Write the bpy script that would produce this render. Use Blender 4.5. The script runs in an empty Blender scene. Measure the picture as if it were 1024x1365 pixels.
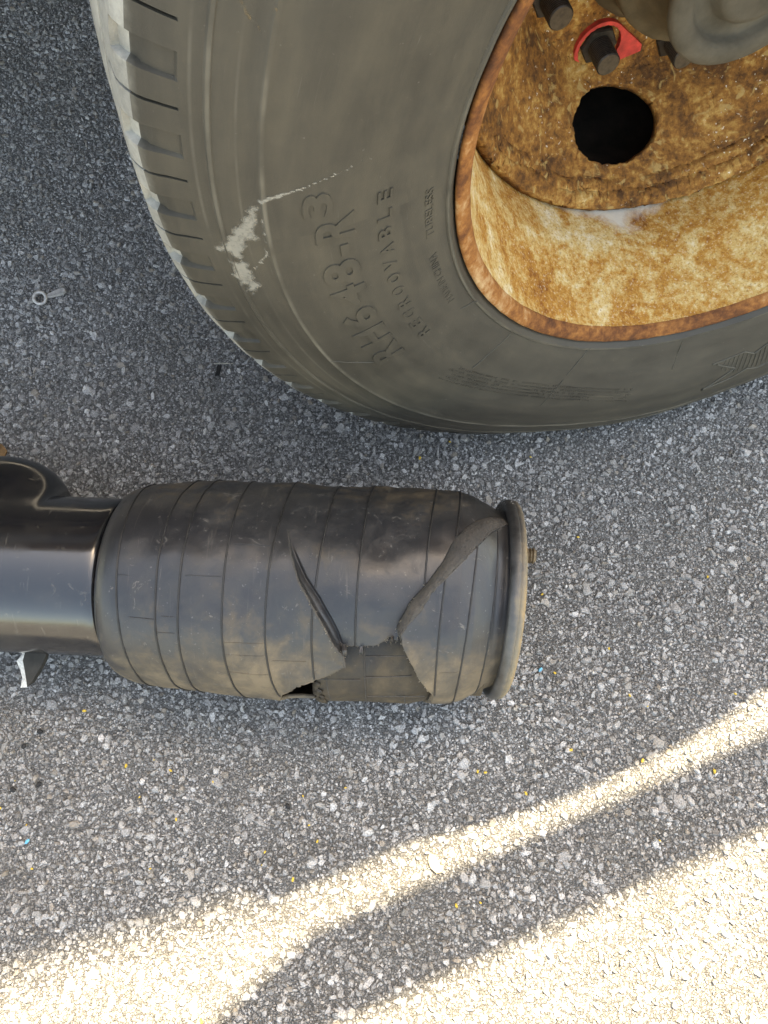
import bpy, bmesh, math, random
import numpy as np
from mathutils import Vector, Matrix, noise as mnoise

random.seed(7)
rng = np.random.default_rng(11)
SC = bpy.context.scene
COL = SC.collection
R_ = math.radians

# ------------------------------------------------------------------ camera
cam_d = bpy.data.cameras.new('camera')
cam = bpy.data.objects.new('camera', cam_d)
COL.objects.link(cam)
cam.location = (0, 0, 0.9042)
cam.rotation_euler = (0.3577, 0, 0)
cam_d.sensor_fit = 'VERTICAL'
cam_d.sensor_height = 24.0
cam_d.lens = 964.1 / 1365.0 * 24.0
cam_d.clip_start = 0.02
cam_d.clip_end = 2000
SC.camera = cam

# ------------------------------------------------------------------ light
SH = R_(21.3)                                   # the trailer edge, as its shadow shows it
UV = Vector((math.cos(SH), math.sin(SH), 0))    # along the trailer
NV = Vector((math.sin(SH), -math.cos(SH), 0))   # out of its side
SUN_EL, SUN_A = R_(60), R_(45)
to_sun = (-NV * math.cos(SUN_EL) * math.cos(SUN_A) + UV * math.cos(SUN_EL) * math.sin(SUN_A)
          + Vector((0, 0, math.sin(SUN_EL))))
world = bpy.data.worlds.new('World')
SC.world = world
world.use_nodes = True
wn = world.node_tree.nodes
sky = wn.new('ShaderNodeTexSky')
sky.sky_type = 'NISHITA'
sky.sun_disc = False
sky.sun_elevation = SUN_EL
sky.sun_rotation = math.atan2(to_sun.x, to_sun.y)
sky.air_density = 1.0
sky.dust_density = 2.5
sky.ozone_density = 0.8
wn['Background'].inputs['Strength'].default_value = 0.12
world.node_tree.links.new(sky.outputs[0], wn['Background'].inputs['Color'])
sun_d = bpy.data.lights.new('sun', 'SUN')
sun_d.energy = 3.8
sun_d.angle = R_(0.75)
sun_d.color = (1.0, 0.95, 0.87)
sun = bpy.data.objects.new('sun', sun_d)
COL.objects.link(sun)
sun.rotation_euler = to_sun.to_track_quat('Z', 'Y').to_euler()
sun.location = (0, 0, 5)

vs = SC.view_settings
vs.view_transform = 'Standard'
vs.look = 'None'
vs.exposure = 2.95
vs.use_white_balance = True
vs.white_balance_temperature = 9300
vs.white_balance_tint = 8
vs.gamma = 1.0
SC.cycles.use_denoising = True
SC.cycles.max_bounces = 8


# ------------------------------------------------------------------ helpers
def link(name, me, mat=None, parent=None):
    o = bpy.data.objects.new(name, me)
    COL.objects.link(o)
    if mat is not None and me is not None:
        for m in (mat if isinstance(mat, (list, tuple)) else [mat]):
            me.materials.append(m)
    if parent is not None:
        o.parent = parent
    return o


def tag(o, label=None, cat=None, group=None, kind=None):
    if label: o['label'] = label
    if cat: o['category'] = cat
    if group: o['group'] = group
    if kind: o['kind'] = kind
    return o


def empty(name, loc, rz=0.0):
    o = bpy.data.objects.new(name, None)
    COL.objects.link(o)
    o.location = loc
    o.rotation_euler = (0, 0, rz)
    o.empty_display_size = 0.05
    return o


def mesh_np(name, V, F, smooth=True, midx=None):
    """V (n,3); F (m,k) of one polygon size, or a list of such arrays"""
    Fs = F if isinstance(F, list) else [F]
    me = bpy.data.meshes.new(name)
    V = np.asarray(V, np.float32)
    me.vertices.add(len(V))
    me.vertices.foreach_set('co', V.ravel())
    nl = sum(f.size for f in Fs)
    npoly = sum(len(f) for f in Fs)
    me.loops.add(nl)
    me.polygons.add(npoly)
    me.loops.foreach_set('vertex_index', np.concatenate([f.ravel() for f in Fs]).astype(np.int32))
    tot = np.concatenate([np.full(len(f), f.shape[1]) for f in Fs])
    st = np.concatenate([[0], np.cumsum(tot)[:-1]])
    me.polygons.foreach_set('loop_start', st.astype(np.int32))
    if midx is not None:
        me.polygons.foreach_set('material_index', np.asarray(midx, np.int32))
    me.update(calc_edges=True)
    me.polygons.foreach_set('use_smooth', np.full(npoly, smooth))
    me.validate()
    return me


def grid_faces(nu, nv, closed_u=False):
    i = np.arange(nu if closed_u else nu - 1)
    j = np.arange(nv - 1)
    I, J = np.meshgrid(i, j, indexing='ij')
    I2 = (I + 1) % nu
    return np.stack([I * nv + J, I2 * nv + J, I2 * nv + J + 1, I * nv + J + 1], -1).reshape(-1, 4)


def seg_dist(P, poly, closed=True):
    """distance of points to a polyline, nearest points too"""
    A = np.asarray(poly, float)
    B = np.roll(A, -1, 0)
    if not closed:
        A, B = A[:-1], B[:-1]
    best = np.full(len(P), 1e9)
    near = P.copy()
    for a, b in zip(A, B):
        d = b - a
        L = max(d @ d, 1e-14)
        t = np.clip(((P - a) @ d) / L, 0, 1)
        q = a + t[:, None] * d
        dd = np.hypot(*(P - q).T)
        m = dd < best
        best[m] = dd[m]
        near[m] = q[m]
    return best, near


def inside(P, poly):
    A = np.asarray(poly, float)
    B = np.roll(A, -1, 0)
    r = np.zeros(len(P), bool)
    for (x0, y0), (x1, y1) in zip(A, B):
        c = ((y0 > P[:, 1]) != (y1 > P[:, 1]))
        xs = (x1 - x0) * (P[:, 1] - y0) / ((y1 - y0) if y1 != y0 else 1e-12) + x0
        r ^= c & (P[:, 0] < xs)
    return r


def rough_line(pts, step, amp, seed=0):
    """subdivide a polyline and make it ragged"""
    r = np.random.default_rng(seed)
    out = []
    for a, b in zip(pts[:-1], pts[1:]):
        a, b = np.array(a, float), np.array(b, float)
        n = max(1, int(np.hypot(*(b - a)) / step))
        nrm = np.array([-(b - a)[1], (b - a)[0]])
        nrm /= max(np.hypot(*nrm), 1e-9)
        for k in range(n):
            t = k / n
            out.append(a + (b - a) * t + nrm * amp * r.normal() * (0 if k == 0 else 1))
    out.append(np.array(pts[-1], float))
    return [tuple(p) for p in out]


def tube(path, rad, n=6, caps=True):
    """tube along a 3-D path -> V, F (quads)"""
    P = np.asarray(path, float)
    T = np.gradient(P, axis=0)
    T /= np.linalg.norm(T, axis=1)[:, None] + 1e-12
    up = np.array([0, 0, 1.0]) if abs(T[0, 2]) < .9 else np.array([1.0, 0, 0])
    N = np.cross(T, up)
    N /= np.linalg.norm(N, axis=1)[:, None] + 1e-12
    B = np.cross(N, T)
    a = np.linspace(0, 2 * np.pi, n, endpoint=False)
    rad = np.broadcast_to(np.asarray(rad, float), (len(P),))
    V = P[:, None] + rad[:, None, None] * (np.cos(a)[None, :, None] * N[:, None] + np.sin(a)[None, :, None] * B[:, None])
    F = []
    for i in range(len(P) - 1):
        for j in range(n):
            k = (j + 1) % n
            F.append((i * n + j, i * n + k, (i + 1) * n + k, (i + 1) * n + j))
    return V.reshape(-1, 3), np.array(F)


def join_parts(parts):
    V, F, o = [], [], 0
    for v, f in parts:
        V.append(v)
        F.append(np.asarray(f) + o)
        o += len(v)
    return np.concatenate(V), np.concatenate(F)


def ns(x, y, z):
    return mnoise.noise(Vector((x, y, z)))


# ------------------------------------------------------------------ node helper
class NT:
    def __init__(s, name, rough=0.7, spec=0.5):
        s.m = bpy.data.materials.new(name)
        s.m.use_nodes = True
        s.t = s.m.node_tree
        s.b = s.t.nodes['Principled BSDF']
        s.b.inputs['Roughness'].default_value = rough
        s.b.inputs['Specular IOR Level'].default_value = spec

    def n(s, typ, **kw):
        nd = s.t.nodes.new('ShaderNode' + typ)
        for k, v in kw.items():
            if k in nd.inputs:
                s.put(nd.inputs[k], v)
            else:
                setattr(nd, k, v)
        return nd

    def put(s, sock, v):
        if isinstance(v, bpy.types.NodeSocket):
            s.t.links.new(v, sock)
        else:
            sock.default_value = v

    def obj(s):
        return s.n('TexCoord').outputs['Object']

    def noise(s, vec, scale, detail=4, rough=.55, dist=0.0):
        nd = s.n('TexNoise', Scale=scale, Detail=detail, Roughness=rough, Distortion=dist)
        s.put(nd.inputs['Vector'], vec)
        return nd.outputs['Fac']

    def voro(s, vec, scale, feature='F1', out='Distance', rnd=1.0):
        nd = s.n('TexVoronoi', feature=feature)
        s.put(nd.inputs['Vector'], vec)
        nd.inputs['Scale'].default_value = scale
        nd.inputs['Randomness'].default_value = rnd
        return nd.outputs[out]

    def ramp(s, fac, stops, interp='LINEAR'):
        nd = s.n('ValToRGB')
        r = nd.color_ramp
        r.interpolation = interp
        while len(r.elements) < len(stops):
            r.elements.new(0.5)
        for e, (p, c) in zip(r.elements, stops):
            e.position = p
            e.color = (c, c, c, 1) if isinstance(c, (int, float)) else (*c, 1)
        s.put(nd.inputs['Fac'], fac)
        return nd.outputs['Color']

    def math(s, op, a, b=0.0, c=0.0):
        nd = s.n('Math', operation=op)
        s.put(nd.inputs[0], a)
        s.put(nd.inputs[1], b)
        s.put(nd.inputs[2], c)
        return nd.outputs[0]

    def mix(s, fac, a, b, blend='MIX'):
        nd = s.n('Mix', data_type='RGBA', blend_type=blend)
        s.put(nd.inputs[0], fac)
        for sock, v in ((nd.inputs[6], a), (nd.inputs[7], b)):
            s.put(sock, (*v, 1) if isinstance(v, tuple) and len(v) == 3 else v)
        return nd.outputs[2]

    def bump(s, h, strength=.5, dist=.002, normal=None):
        nd = s.n('Bump', Strength=strength, Distance=dist)
        s.put(nd.inputs['Height'], h)
        if normal is not None:
            s.put(nd.inputs['Normal'], normal)
        return nd.outputs['Normal']

    def out(s, color=None, rough=None, normal=None, metal=None):
        for k, v in (('Base Color', color), ('Roughness', rough), ('Normal', normal), ('Metallic', metal)):
            if v is not None:
                if k == 'Base Color' and isinstance(v, tuple) and len(v) == 3:
                    v = (*v, 1)
                s.put(s.b.inputs[k], v)
        return s.m


def mat_binder():
    s = NT('asphalt_binder', .85, .3)
    o = s.obj()
    big = s.noise(o, 2.2, 3)
    fine = s.noise(o, 480, 4, .75)
    cell = s.voro(o, 330, out='Color')
    sep = s.n('SeparateColor')
    s.put(sep.inputs[0], cell)
    edge = s.voro(o, 330, 'DISTANCE_TO_EDGE')
    st = s.ramp(sep.outputs[0], [(0, (.075, .074, .072)), (.45, (.18, .179, .175)), (.8, (.40, .397, .388)), (1, (.70, .695, .68))])
    em = s.ramp(edge, [(0.01, 0.0), (.14, 1.0)])
    c = s.mix(em, (.11, .107, .10), st)
    c = s.mix(s.ramp(fine, [(.45, 0.0), (.70, .6)]), c, (.42, .415, .40))
    c = s.mix(s.ramp(big, [(.4, 0.0), (.7, .35)]), c, (.15, .142, .125))
    h = s.math('ADD', s.math('MULTIPLY', em, .6), fine)
    return s.out(c, None, s.bump(h, 1.0, .003))


def stone_color(s, tone, tint, o):
    c = s.ramp(tone, [(0, (.15, .149, .147)), (.35, (.29, .288, .284)), (.7, (.44, .437, .43)), (.9, (.60, .596, .585)), (1, (.74, .735, .72))])
    m = s.noise(o, 620, 4, .75)
    v = s.voro(o, 900)
    c = s.mix(s.ramp(m, [(.36, .75), (.56, 0.0)]), c, (.085, .083, .078))
    c = s.mix(s.ramp(m, [(.54, 0.0), (.70, .7)]), c, (.72, .715, .70))
    c = s.mix(s.ramp(v, [(.06, .8), (.22, 0.0)]), c, (.78, .775, .76))
    big = s.noise(o, 28, 3, .6)
    c = s.mix(s.ramp(big, [(.42, 0.0), (.72, .45)]), c, (.16, .15, .132))
    stain = s.noise(o, 5.5, 5, .6, .7)
    c = s.mix(s.ramp(stain, [(.50, 0.0), (.72, .55)]), c, (.17, .158, .135))
    c = s.mix(s.ramp(stain, [(.28, .35), (.44, 0.0)]), c, (.52, .515, .50))
    c = s.mix(s.ramp(tint, [(.90, 0.0), (1, .5)]), c, (.27, .215, .145))
    h = s.math('ADD', m, s.math('MULTIPLY', s.noise(o, 1500, 2), .4))
    return c, h


def mat_stone(single):
    s = NT('stone_single' if single else 'stone_aggregate', .68, .45)
    o = s.n('NewGeometry').outputs['Position']
    if single:
        oi = s.n('ObjectInfo').outputs['Random']
        tone = s.math('FRACT', s.math('MULTIPLY', oi, 7.31))
        tint = s.math('FRACT', s.math('MULTIPLY', oi, 91.7))
        tone = s.math('MULTIPLY_ADD', tone, .6, .3)
    else:
        tone = s.n('Attribute', attribute_name='tone').outputs['Fac']
        tint = s.n('Attribute', attribute_name='tint').outputs['Fac']
    c, h = stone_color(s, tone, tint, o)
    return s.out(c, None, s.bump(h, .8, .0012))


def mat_rubber(name, dark, dust, dust_lo=.35, dust_hi=.75, rough=.6, scale=9.0, bump=.15):
    s = NT(name, rough, .45)
    o = s.obj()
    a = s.noise(o, scale, 6, .62, .6)
    b = s.noise(o, scale * 9, 4, .6)
    f = s.math('ADD', s.math('MULTIPLY', a, .75), s.math('MULTIPLY', b, .25))
    c = s.mix(s.ramp(f, [(dust_lo, 0.0), (dust_hi, 1.0)]), dark, dust)
    fine = s.noise(o, 900, 2, .6)
    c = s.mix(s.ramp(fine, [(.62, 0.0), (.8, .25)]), c, tuple(min(1, x * 1.8) for x in dust))
    r = s.ramp(f, [(.3, rough - .12), (.7, rough + .12)])
    return s.out(c, r, s.bump(s.math('ADD', fine, s.math('MULTIPLY', b, 1.5)), bump, .001))


def mat_rust(name, kind):
    s = NT(name, .85, .25)
    o = s.obj()
    a = s.noise(o, 7, 8, .68, .5)
    b = s.noise(o, 30, 6, .65, .8)
    d = s.noise(o, 140, 4, .7)
    wt = (.42, .30, .28) if kind == 'disc' else (.50, .26, .24)
    f = s.math('ADD', s.math('MULTIPLY', a, wt[0]), s.math('ADD', s.math('MULTIPLY', b, wt[1]), s.math('MULTIPLY', d, wt[2])))
    if kind == 'barrel':
        c = s.ramp(f, [(.36, (.10, .036, .011)), (.42, (.28, .10, .018)), (.48, (.46, .22, .045)), (.54, (.60, .42, .17)), (.61, (.74, .66, .48))])
        spk = s.voro(o, 260)
        c = s.mix(s.ramp(spk, [(.10, .55), (.30, 0.0)]), c, (.19, .075, .02))
        gr = s.noise(o, 330, 3, .7)
        c = s.mix(s.ramp(gr, [(.56, 0.0), (.68, .6)]), c, (.22, .09, .025))
        c = s.mix(s.ramp(gr, [(.32, .5), (.44, 0.0)]), c, (.74, .66, .46))
        sep = s.n('SeparateXYZ')
        s.put(sep.inputs[0], o)
        # a patch of old white paint left in the corner by the disc
        px_ = s.math('DIVIDE', s.math('ABSOLUTE', s.math('ADD', sep.outputs['X'], .045)), .085)
        py_ = s.math('DIVIDE', s.math('SUBTRACT', .046, sep.outputs['Y']), .045)
        zz = s.ramp(sep.outputs['Z'], [(.26, 1.0), (.36, 0.0)])
        q = s.math('ADD', s.math('ADD', px_, py_), s.math('MULTIPLY', s.noise(o, 34, 6, .7, .5), 1.6))
        c = s.mix(s.math('MULTIPLY', s.ramp(s.math('MULTIPLY', q, .5), [(.70, .85), (.95, 0.0)]), zz), c, (.70, .67, .58))
        bs = .25
    elif kind == 'disc':
        c = s.ramp(f, [(.34, (.030, .017, .011)), (.44, (.11, .047, .016)), (.51, (.27, .115, .028)), (.57, (.44, .25, .075)), (.66, (.62, .49, .27))])
        fl = s.noise(o, 55, 3, .5, 1.2)
        c = s.mix(s.ramp(fl, [(.60, 0.0), (.66, .7)]), c, (.44, .29, .11))
        wh = s.noise(o, 210, 3, .6)
        wm = s.math('MULTIPLY', s.ramp(wh, [(.66, 0.0), (.70, 1.0)]), s.ramp(s.noise(o, 9, 2), [(.45, 0.0), (.6, 1.0)]))
        c = s.mix(wm, c, (.75, .70, .58))
        bs = 1.0
    else:
        c = s.ramp(f, [(.38, (.045, .022, .014)), (.47, (.15, .055, .020)), (.54, (.30, .12, .035)), (.64, (.50, .33, .17))])
        bs = .4
    return s.out(c, None, s.bump(f, bs, .006))


def mat_plain(name, col, rough=.6, spec=.5, metal=0.0, nscale=40, var=.25, bump=.1, bscale=300):
    s = NT(name, rough, spec)
    o = s.obj()
    n1 = s.noise(o, nscale, 5, .6)
    lo = tuple(x * (1 - var) for x in col)
    hi = tuple(min(1, x * (1 + var)) for x in col)
    c = s.ramp(n1, [(.3, lo), (.7, hi)])
    return s.out(c, None, s.bump(s.noise(o, bscale, 4, .6), bump, .001), metal)


M = {}
M['binder'] = mat_binder()
M['stone'] = mat_stone(False)
M['stone1'] = mat_stone(True)
def mat_tyre():
    s = NT('tyre_rubber', .58, .45)
    o = s.obj()
    sep = s.n('SeparateXYZ')
    s.put(sep.inputs[0], o)
    z = s.math('SUBTRACT', sep.outputs['Z'], .5028)
    R = s.math('SQRT', s.math('ADD', s.math('MULTIPLY', sep.outputs['X'], sep.outputs['X']), s.math('MULTIPLY', z, z)))
    th = s.math('ARCTAN2', z, sep.outputs['X'])
    cv = s.n('CombineXYZ')
    s.put(cv.inputs[0], s.math('MULTIPLY', R, 34.0))
    s.put(cv.inputs[1], s.math('MULTIPLY', th, 2.2))
    streak = s.noise(cv.outputs[0], 1.6, 6, .6, .4)
    cv2 = s.n('CombineXYZ')
    s.put(cv2.inputs[0], s.math('MULTIPLY', R, 400.0))
    s.put(cv2.inputs[1], s.math('MULTIPLY', th, 5.0))
    hair = s.noise(cv2.outputs[0], 1.5, 4, .6, 1.0)
    a = s.noise(o, 5, 6, .62, .6)
    b = s.noise(o, 60, 4, .6)
    f = s.math('ADD', s.math('MULTIPLY', a, .45), s.math('ADD', s.math('MULTIPLY', streak, .4), s.math('MULTIPLY', b, .15)))
    c = s.ramp(f, [(.34, (.028, .0255, .020)), (.5, (.050, .0440, .0330)), (.66, (.080, .0680, .0480))])
    brk = s.ramp(s.noise(o, 16, 3, .6), [(.42, .15), (.62, 1.0)])
    for r0, w, k in ((.4415, .0022, .55), (.4712, .0024, .4), (.3070, .0020, .35), (.4560, .0012, .2), (.4800, .0014, .25)):
        d = s.math('ABSOLUTE', s.math('SUBTRACT', R, r0))
        m = s.math('MULTIPLY', s.ramp(s.math('DIVIDE', d, w), [(.2, k), (1.0, 0.0)]), brk)
        c = s.mix(m, c, (.20, .18, .14))
    c = s.mix(s.ramp(hair, [(.68, 0.0), (.78, .22)]), c, (.25, .235, .20))
    c = s.mix(s.ramp(s.noise(o, 240, 3, .6), [(.70, 0.0), (.78, .25)]), c, (.28, .26, .22))
    # pale worn rubber at the shoulder edge
    we = s.math('ADD', s.math('MULTIPLY', s.noise(o, 70, 4, .65), .010), R)
    c = s.mix(s.ramp(we, [(.5145, 0.0), (.5185, .75)]), c, (.32, .30, .25))
    fine = s.noise(o, 900, 2, .6)
    return s.out(c, s.ramp(f, [(.3, .48), (.7, .72)]), s.bump(s.math('ADD', fine, s.math('MULTIPLY', b, 1.5)), .12, .001))


M['tyre'] = mat_tyre()
M['tread'] = mat_rubber('tread_rubber', (.15, .145, .13), (.36, .345, .30), .3, .58, .55, 22, .3)
M['letter'] = mat_rubber('letter_rubber', (.042, .039, .032), (.085, .077, .058), .3, .7, .55, 8, .1)
def mat_film(name, col, lo, hi):
    s = NT(name, .8, .3)
    o = s.obj()
    s.put(s.b.inputs['Base Color'], (*col, 1))
    f = s.math('ADD', s.math('MULTIPLY', s.noise(o, 90, 5, .7), .6), s.math('MULTIPLY', s.noise(o, 420, 3, .7), .4))
    fd = s.n('Attribute', attribute_name='fade').outputs['Fac']
    s.put(s.b.inputs['Alpha'], s.ramp(s.math('ADD', f, s.math('MULTIPLY_ADD', fd, .34, -.19)), [(lo, 0.0), (hi + .1, .8)]))
    return s.m


M['scuff'] = mat_film('pale_scuff', (.30, .28, .235), .34, .56)
M['ochre'] = mat_film('ochre_stain', (.26, .17, .08), .44, .70)
M['barrel'] = mat_rust('rust_barrel', 'barrel')
M['disc'] = mat_rust('rust_disc', 'disc')
M['flange'] = mat_rust('rust_flange', 'flange')
M['hub'] = mat_plain('dusty_hub', (.095, .074, .046), .85, .15, 0, 25, .35, .9, 110)
M['hubface'] = mat_plain('worn_hub_face', (.092, .080, .060), .85, .15, .0, 30, .3, .6, 200)
M['stud'] = mat_plain('oily_stud', (.035, .028, .022), .45, .5, .3, 200, .4, .3)
M['studend'] = mat_plain('stud_end', (.075, .054, .034), .75, .3, .0, 200, .3, .3)
M['red'] = mat_plain('red_plastic', (.50, .045, .035), .55, .4, 0, 90, .45, .25)
M['drum'] = mat_plain('brake_drum', (.022, .016, .011), .85, .2, 0, 30, .5, .5)  # drum colour; on the inner rim it paints shade
M['trailer'] = mat_plain('trailer_paint', (.10, .10, .11), .5, .5, 0, 8, .2, .1)
M['wood'] = mat_plain('warm_bounce_wood', (.30, .205, .125), .8, .3, 0, 12, .4, .3)  # brown of the assumed bed, lightened to bounce warm light down
M['yellow'] = mat_plain('yellow_fleck', (.62, .42, .07), .7, .3, 0, 400, .3, .2)
M['blue'] = mat_plain('blue_fleck', (.10, .42, .62), .5, .4, 0, 400, .2, .1)
M['black'] = mat_plain('black_scrap', (.010, .010, .010), .6, .4, 0, 300, .4, .3)
M['bark'] = mat_plain('brown_chip', (.20, .12, .06), .85, .2, 0, 120, .4, .4)
M['straw'] = mat_plain('straw', (.42, .40, .34), .7, .3, 0, 100, .2, .1)
M['zinc'] = mat_plain('dull_zinc', (.46, .45, .43), .45, .5, .3, 200, .3, .2)
M['tan'] = mat_plain('tan_stone', (.55, .43, .24), .75, .3, 0, 200, .2, .3)

# ------------------------------------------------------------------ ground
gm = bpy.data.meshes.new('ground')
gm.from_pydata([(-300, -300, 0), (300, -300, 0), (300, 300, 0), (-300, 300, 0)], [], [(0, 1, 2, 3)])
ground = link('ground', gm, M['binder'])
tag(ground, 'coarse grey asphalt with exposed stone chippings', kind='structure')

# the part of the ground where single chippings can be told apart
VIEW = [(-.86, 1.50), (-.66, .42), (-.50, -.34), (.50, -.34), (.68, .60), (.72, .80), (.30, 1.0), (-.36, 1.50)]


def scatter(pitch, jit):
    xs = np.arange(-.9, .75, pitch)
    ys = np.arange(-.36, 1.52, pitch)
    X, Y = np.meshgrid(xs, ys)
    X = X + (np.arange(len(ys)) % 2)[:, None] * pitch / 2
    P = np.stack([X.ravel(), Y.ravel()], 1)
    P += rng.uniform(-jit, jit, P.shape) * pitch
    return P[inside(P, VIEW)]


def stone_mesh_arrays(P, r, n, h, tilt, squash):
    """flat-topped broken chippings, all of n sides"""
    m = len(P)
    ang = np.linspace(0, 2 * np.pi, n, endpoint=False)[None] + rng.uniform(-.33, .33, (m, n)) * (2 * np.pi / n) + rng.uniform(0, 6.28, (m, 1))
    rad = r[:, None] * rng.uniform(.55, 1.25, (m, n))
    el = rng.uniform(squash, 1.0, (m, 1))
    th = rng.uniform(0, np.pi, (m, 1))
    x = rad * np.cos(ang)
    y = rad * np.sin(ang) * el
    X = x * np.cos(th) - y * np.sin(th)
    Y = x * np.sin(th) + y * np.cos(th)
    k = rng.uniform(.55, .82, (m, 1))
    off = rng.uniform(-.14, .14, (m, 2)) * r[:, None]
    tx = rng.normal(0, tilt, (m, 1))
    ty = rng.normal(0, tilt, (m, 1))
    tX, tY = X * k + off[:, :1], Y * k + off[:, 1:]
    tz = h[:, None] + tx * tX + ty * tY
    V = np.zeros((m, 2 * n, 3))
    V[:, :n, 0] = P[:, :1] + X
    V[:, :n, 1] = P[:, 1:] + Y
    V[:, :n, 2] = -.0006
    V[:, n:, 0] = P[:, :1] + tX
    V[:, n:, 1] = P[:, 1:] + tY
    V[:, n:, 2] = np.maximum(tz, .0001)
    base = (np.arange(m) * 2 * n)[:, None, None]
    i = np.arange(n)
    q = np.stack([i, (i + 1) % n, n + (i + 1) % n, n + i], -1)[None] + base
    t = (n + i)[None, None] + base
    return V.reshape(-1, 3), q.reshape(-1, 4), t.reshape(-1, n)


PB = scatter(.0098, .46)
thin = np.array([ns(x * 22, y * 22, 3.3) + .6 * ns(x * 60, y * 60, 8.1) for x, y in PB])
PB = PB[thin + rng.normal(0, .12, len(PB)) > -.30]     # worn patches hold fewer large stones
rB = rng.uniform(.0026, .0060, len(PB)) * (1 + .45 * (rng.random(len(PB)) > .92))
PS = scatter(.0056, .48)
rS = rng.uniform(.0014, .0031, len(PS))
# drop the small ones that fall in the middle of a large one
cell = {}
for k, (x, y) in enumerate(PB):
    cell.setdefault((int(x // .01), int(y // .01)), []).append(k)
keep = np.ones(len(PS), bool)
for k, (x, y) in enumerate(PS):
    cx, cy = int(x // .01), int(y // .01)
    for dx in (-1, 0, 1):
        for dy in (-1, 0, 1):
            for b in cell.get((cx + dx, cy + dy), ()):
                if (PB[b, 0] - x) ** 2 + (PB[b, 1] - y) ** 2 < (rB[b] * .72) ** 2:
                    keep[k] = False
PS, rS = PS[keep], rS[keep]

# the 300 that show largest: big ones close under the camera and clear of the other things
score = rB / np.sqrt(PB[:, 0] ** 2 + (PB[:, 1] - .05) ** 2 + .81)
blocked = ((PB[:, 1] > .07) & (PB[:, 1] < .33) & (PB[:, 0] < .17)) | (PB[:, 1] > .75) | ((PB[:, 1] > .42) & (PB[:, 0] > -.05)) | (np.abs(PB[:, 0]) > .46) | (PB[:, 1] < -.23)
score[blocked] = 0
order = np.argsort(-score)
single, rest = order[:300], order[300:]

hB = rng.uniform(.0006, .0036, len(PB))
V1, Q1, T1 = stone_mesh_arrays(PB[rest], rB[rest], 7, hB[rest], .20, .42)
hS = rng.uniform(.0004, .0020, len(PS))
V2, Q2, T2 = stone_mesh_arrays(PS, rS, 6, hS, .30, .4)
me = mesh_np('aggregate', np.concatenate([V1, V2]), [np.concatenate([Q1, Q2 + len(V1)]), T1, T2 + len(V1)], smooth=False)
tone = np.concatenate([np.repeat(rng.beta(1.7, 1.9, len(rest)), 14), np.repeat(rng.beta(1.4, 2.0, len(PS)), 12)])
tint = np.concatenate([np.repeat(rng.random(len(rest)), 14), np.repeat(rng.random(len(PS)), 12)])
for nm, arr in (('tone', tone), ('tint', tint)):
    at = me.attributes.new(nm, 'FLOAT', 'POINT')
    at.data.foreach_set('value', arr.astype(np.float32))
agg = link('aggregate', me, M['stone'], ground)
tag(agg, kind='stuff')

protos = []
for k in range(12):
    V, Q, T = stone_mesh_arrays(np.zeros((1, 2)), np.array([.0055]), 8, np.array([.0020]), .16, .5)
    pm = mesh_np('stone', V, [Q, T], smooth=False)
    pm.materials.append(M['stone1'])
    protos.append(pm)
for k, b in enumerate(single):
    o = bpy.data.objects.new('stone', protos[k % 12])
    COL.objects.link(o)
    o.parent = ground
    o.location = (PB[b, 0], PB[b, 1], 0)
    s = rB[b] / .0055
    o.scale = (s, s, random.uniform(.8, 1.5))
    o.rotation_euler = (0, 0, random.uniform(0, 6.28))

# ------------------------------------------------------------------ assumed trailer, added out of the frame to cast the shade
trailer = empty('shade_trailer', (0, 0, 0))
tag(trailer, 'unseen trailer bed and board added to cast the shade over the wheel', 'trailer')


def un(u, n, z):
    return tuple(UV * u + NV * n + Vector((0, 0, z)))


KP = math.tan(SUN_EL) / math.cos(SUN_A)     # height over shadow reach out of the side
KU = math.cos(SUN_EL) * math.sin(SUN_A) / math.sin(SUN_EL)
DECK = 1.28
dn = .075 - DECK / KP


def prism(poly, z0, z1):
    n = len(poly)
    V = [un(u, w, z0) for u, w in poly] + [un(u, w, z1) for u, w in poly]
    F = [tuple(range(n))[::-1], tuple(range(n, 2 * n))] + [(i, (i + 1) % n, n + (i + 1) % n, n + i) for i in range(n)]
    me = bpy.data.meshes.new('prism')
    me.from_pydata(V, [], F)
    return me


ush = DECK * KU
link('shade_deck', prism([(-.17 + ush, dn), (5.5, dn), (5.5, dn - 2.4), (-3.5, dn - 2.4), (-3.5, dn - 1.2), (-.34 + ush, dn - .20)], DECK - .14, DECK), M['wood'], trailer)  # unseen bed, its outline cut to place the shade edge
ZC_ = 4.1                                       # unseen tall box, added to throw the soft end of the shade
cu, cn = ZC_ * KU, -ZC_ / KP
link('shade_box', prism([(.30 + cu, .072 + cn), (-.16 + cu, .074 + cn), (-.50 + cu, .036 + cn), (-2.4 + cu, -.25 + cn), (-2.4 + cu, -1.2 + cn), (.30 + cu, -1.2 + cn)], DECK + .01, ZC_), M['trailer'], trailer)  # shaped only for the shadow it casts
zb0, zb1 = (.138 - dn) * KP, (.209 - dn) * KP
sb = prism([(-.13 + zb0 * KU, dn), (5.5, dn), (5.5, dn - .025), (-.13 + zb0 * KU, dn - .025)], zb0, zb1)
for k in (4, 7):                                # front end raked so the band of shade tapers off
    sb.vertices[k].co -= UV * .14
link('shade_board', sb, M['wood'], trailer)  # assumed board, sized so its shadow makes the dark band
link('sky_block_skirt', prism([(-3.5, dn - 2.36), (5.5, dn - 2.36), (5.5, dn - 2.39), (-3.5, dn - 2.39)], .12, DECK - .15), M['trailer'], trailer)  # added out of view to block sky light from behind
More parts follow.
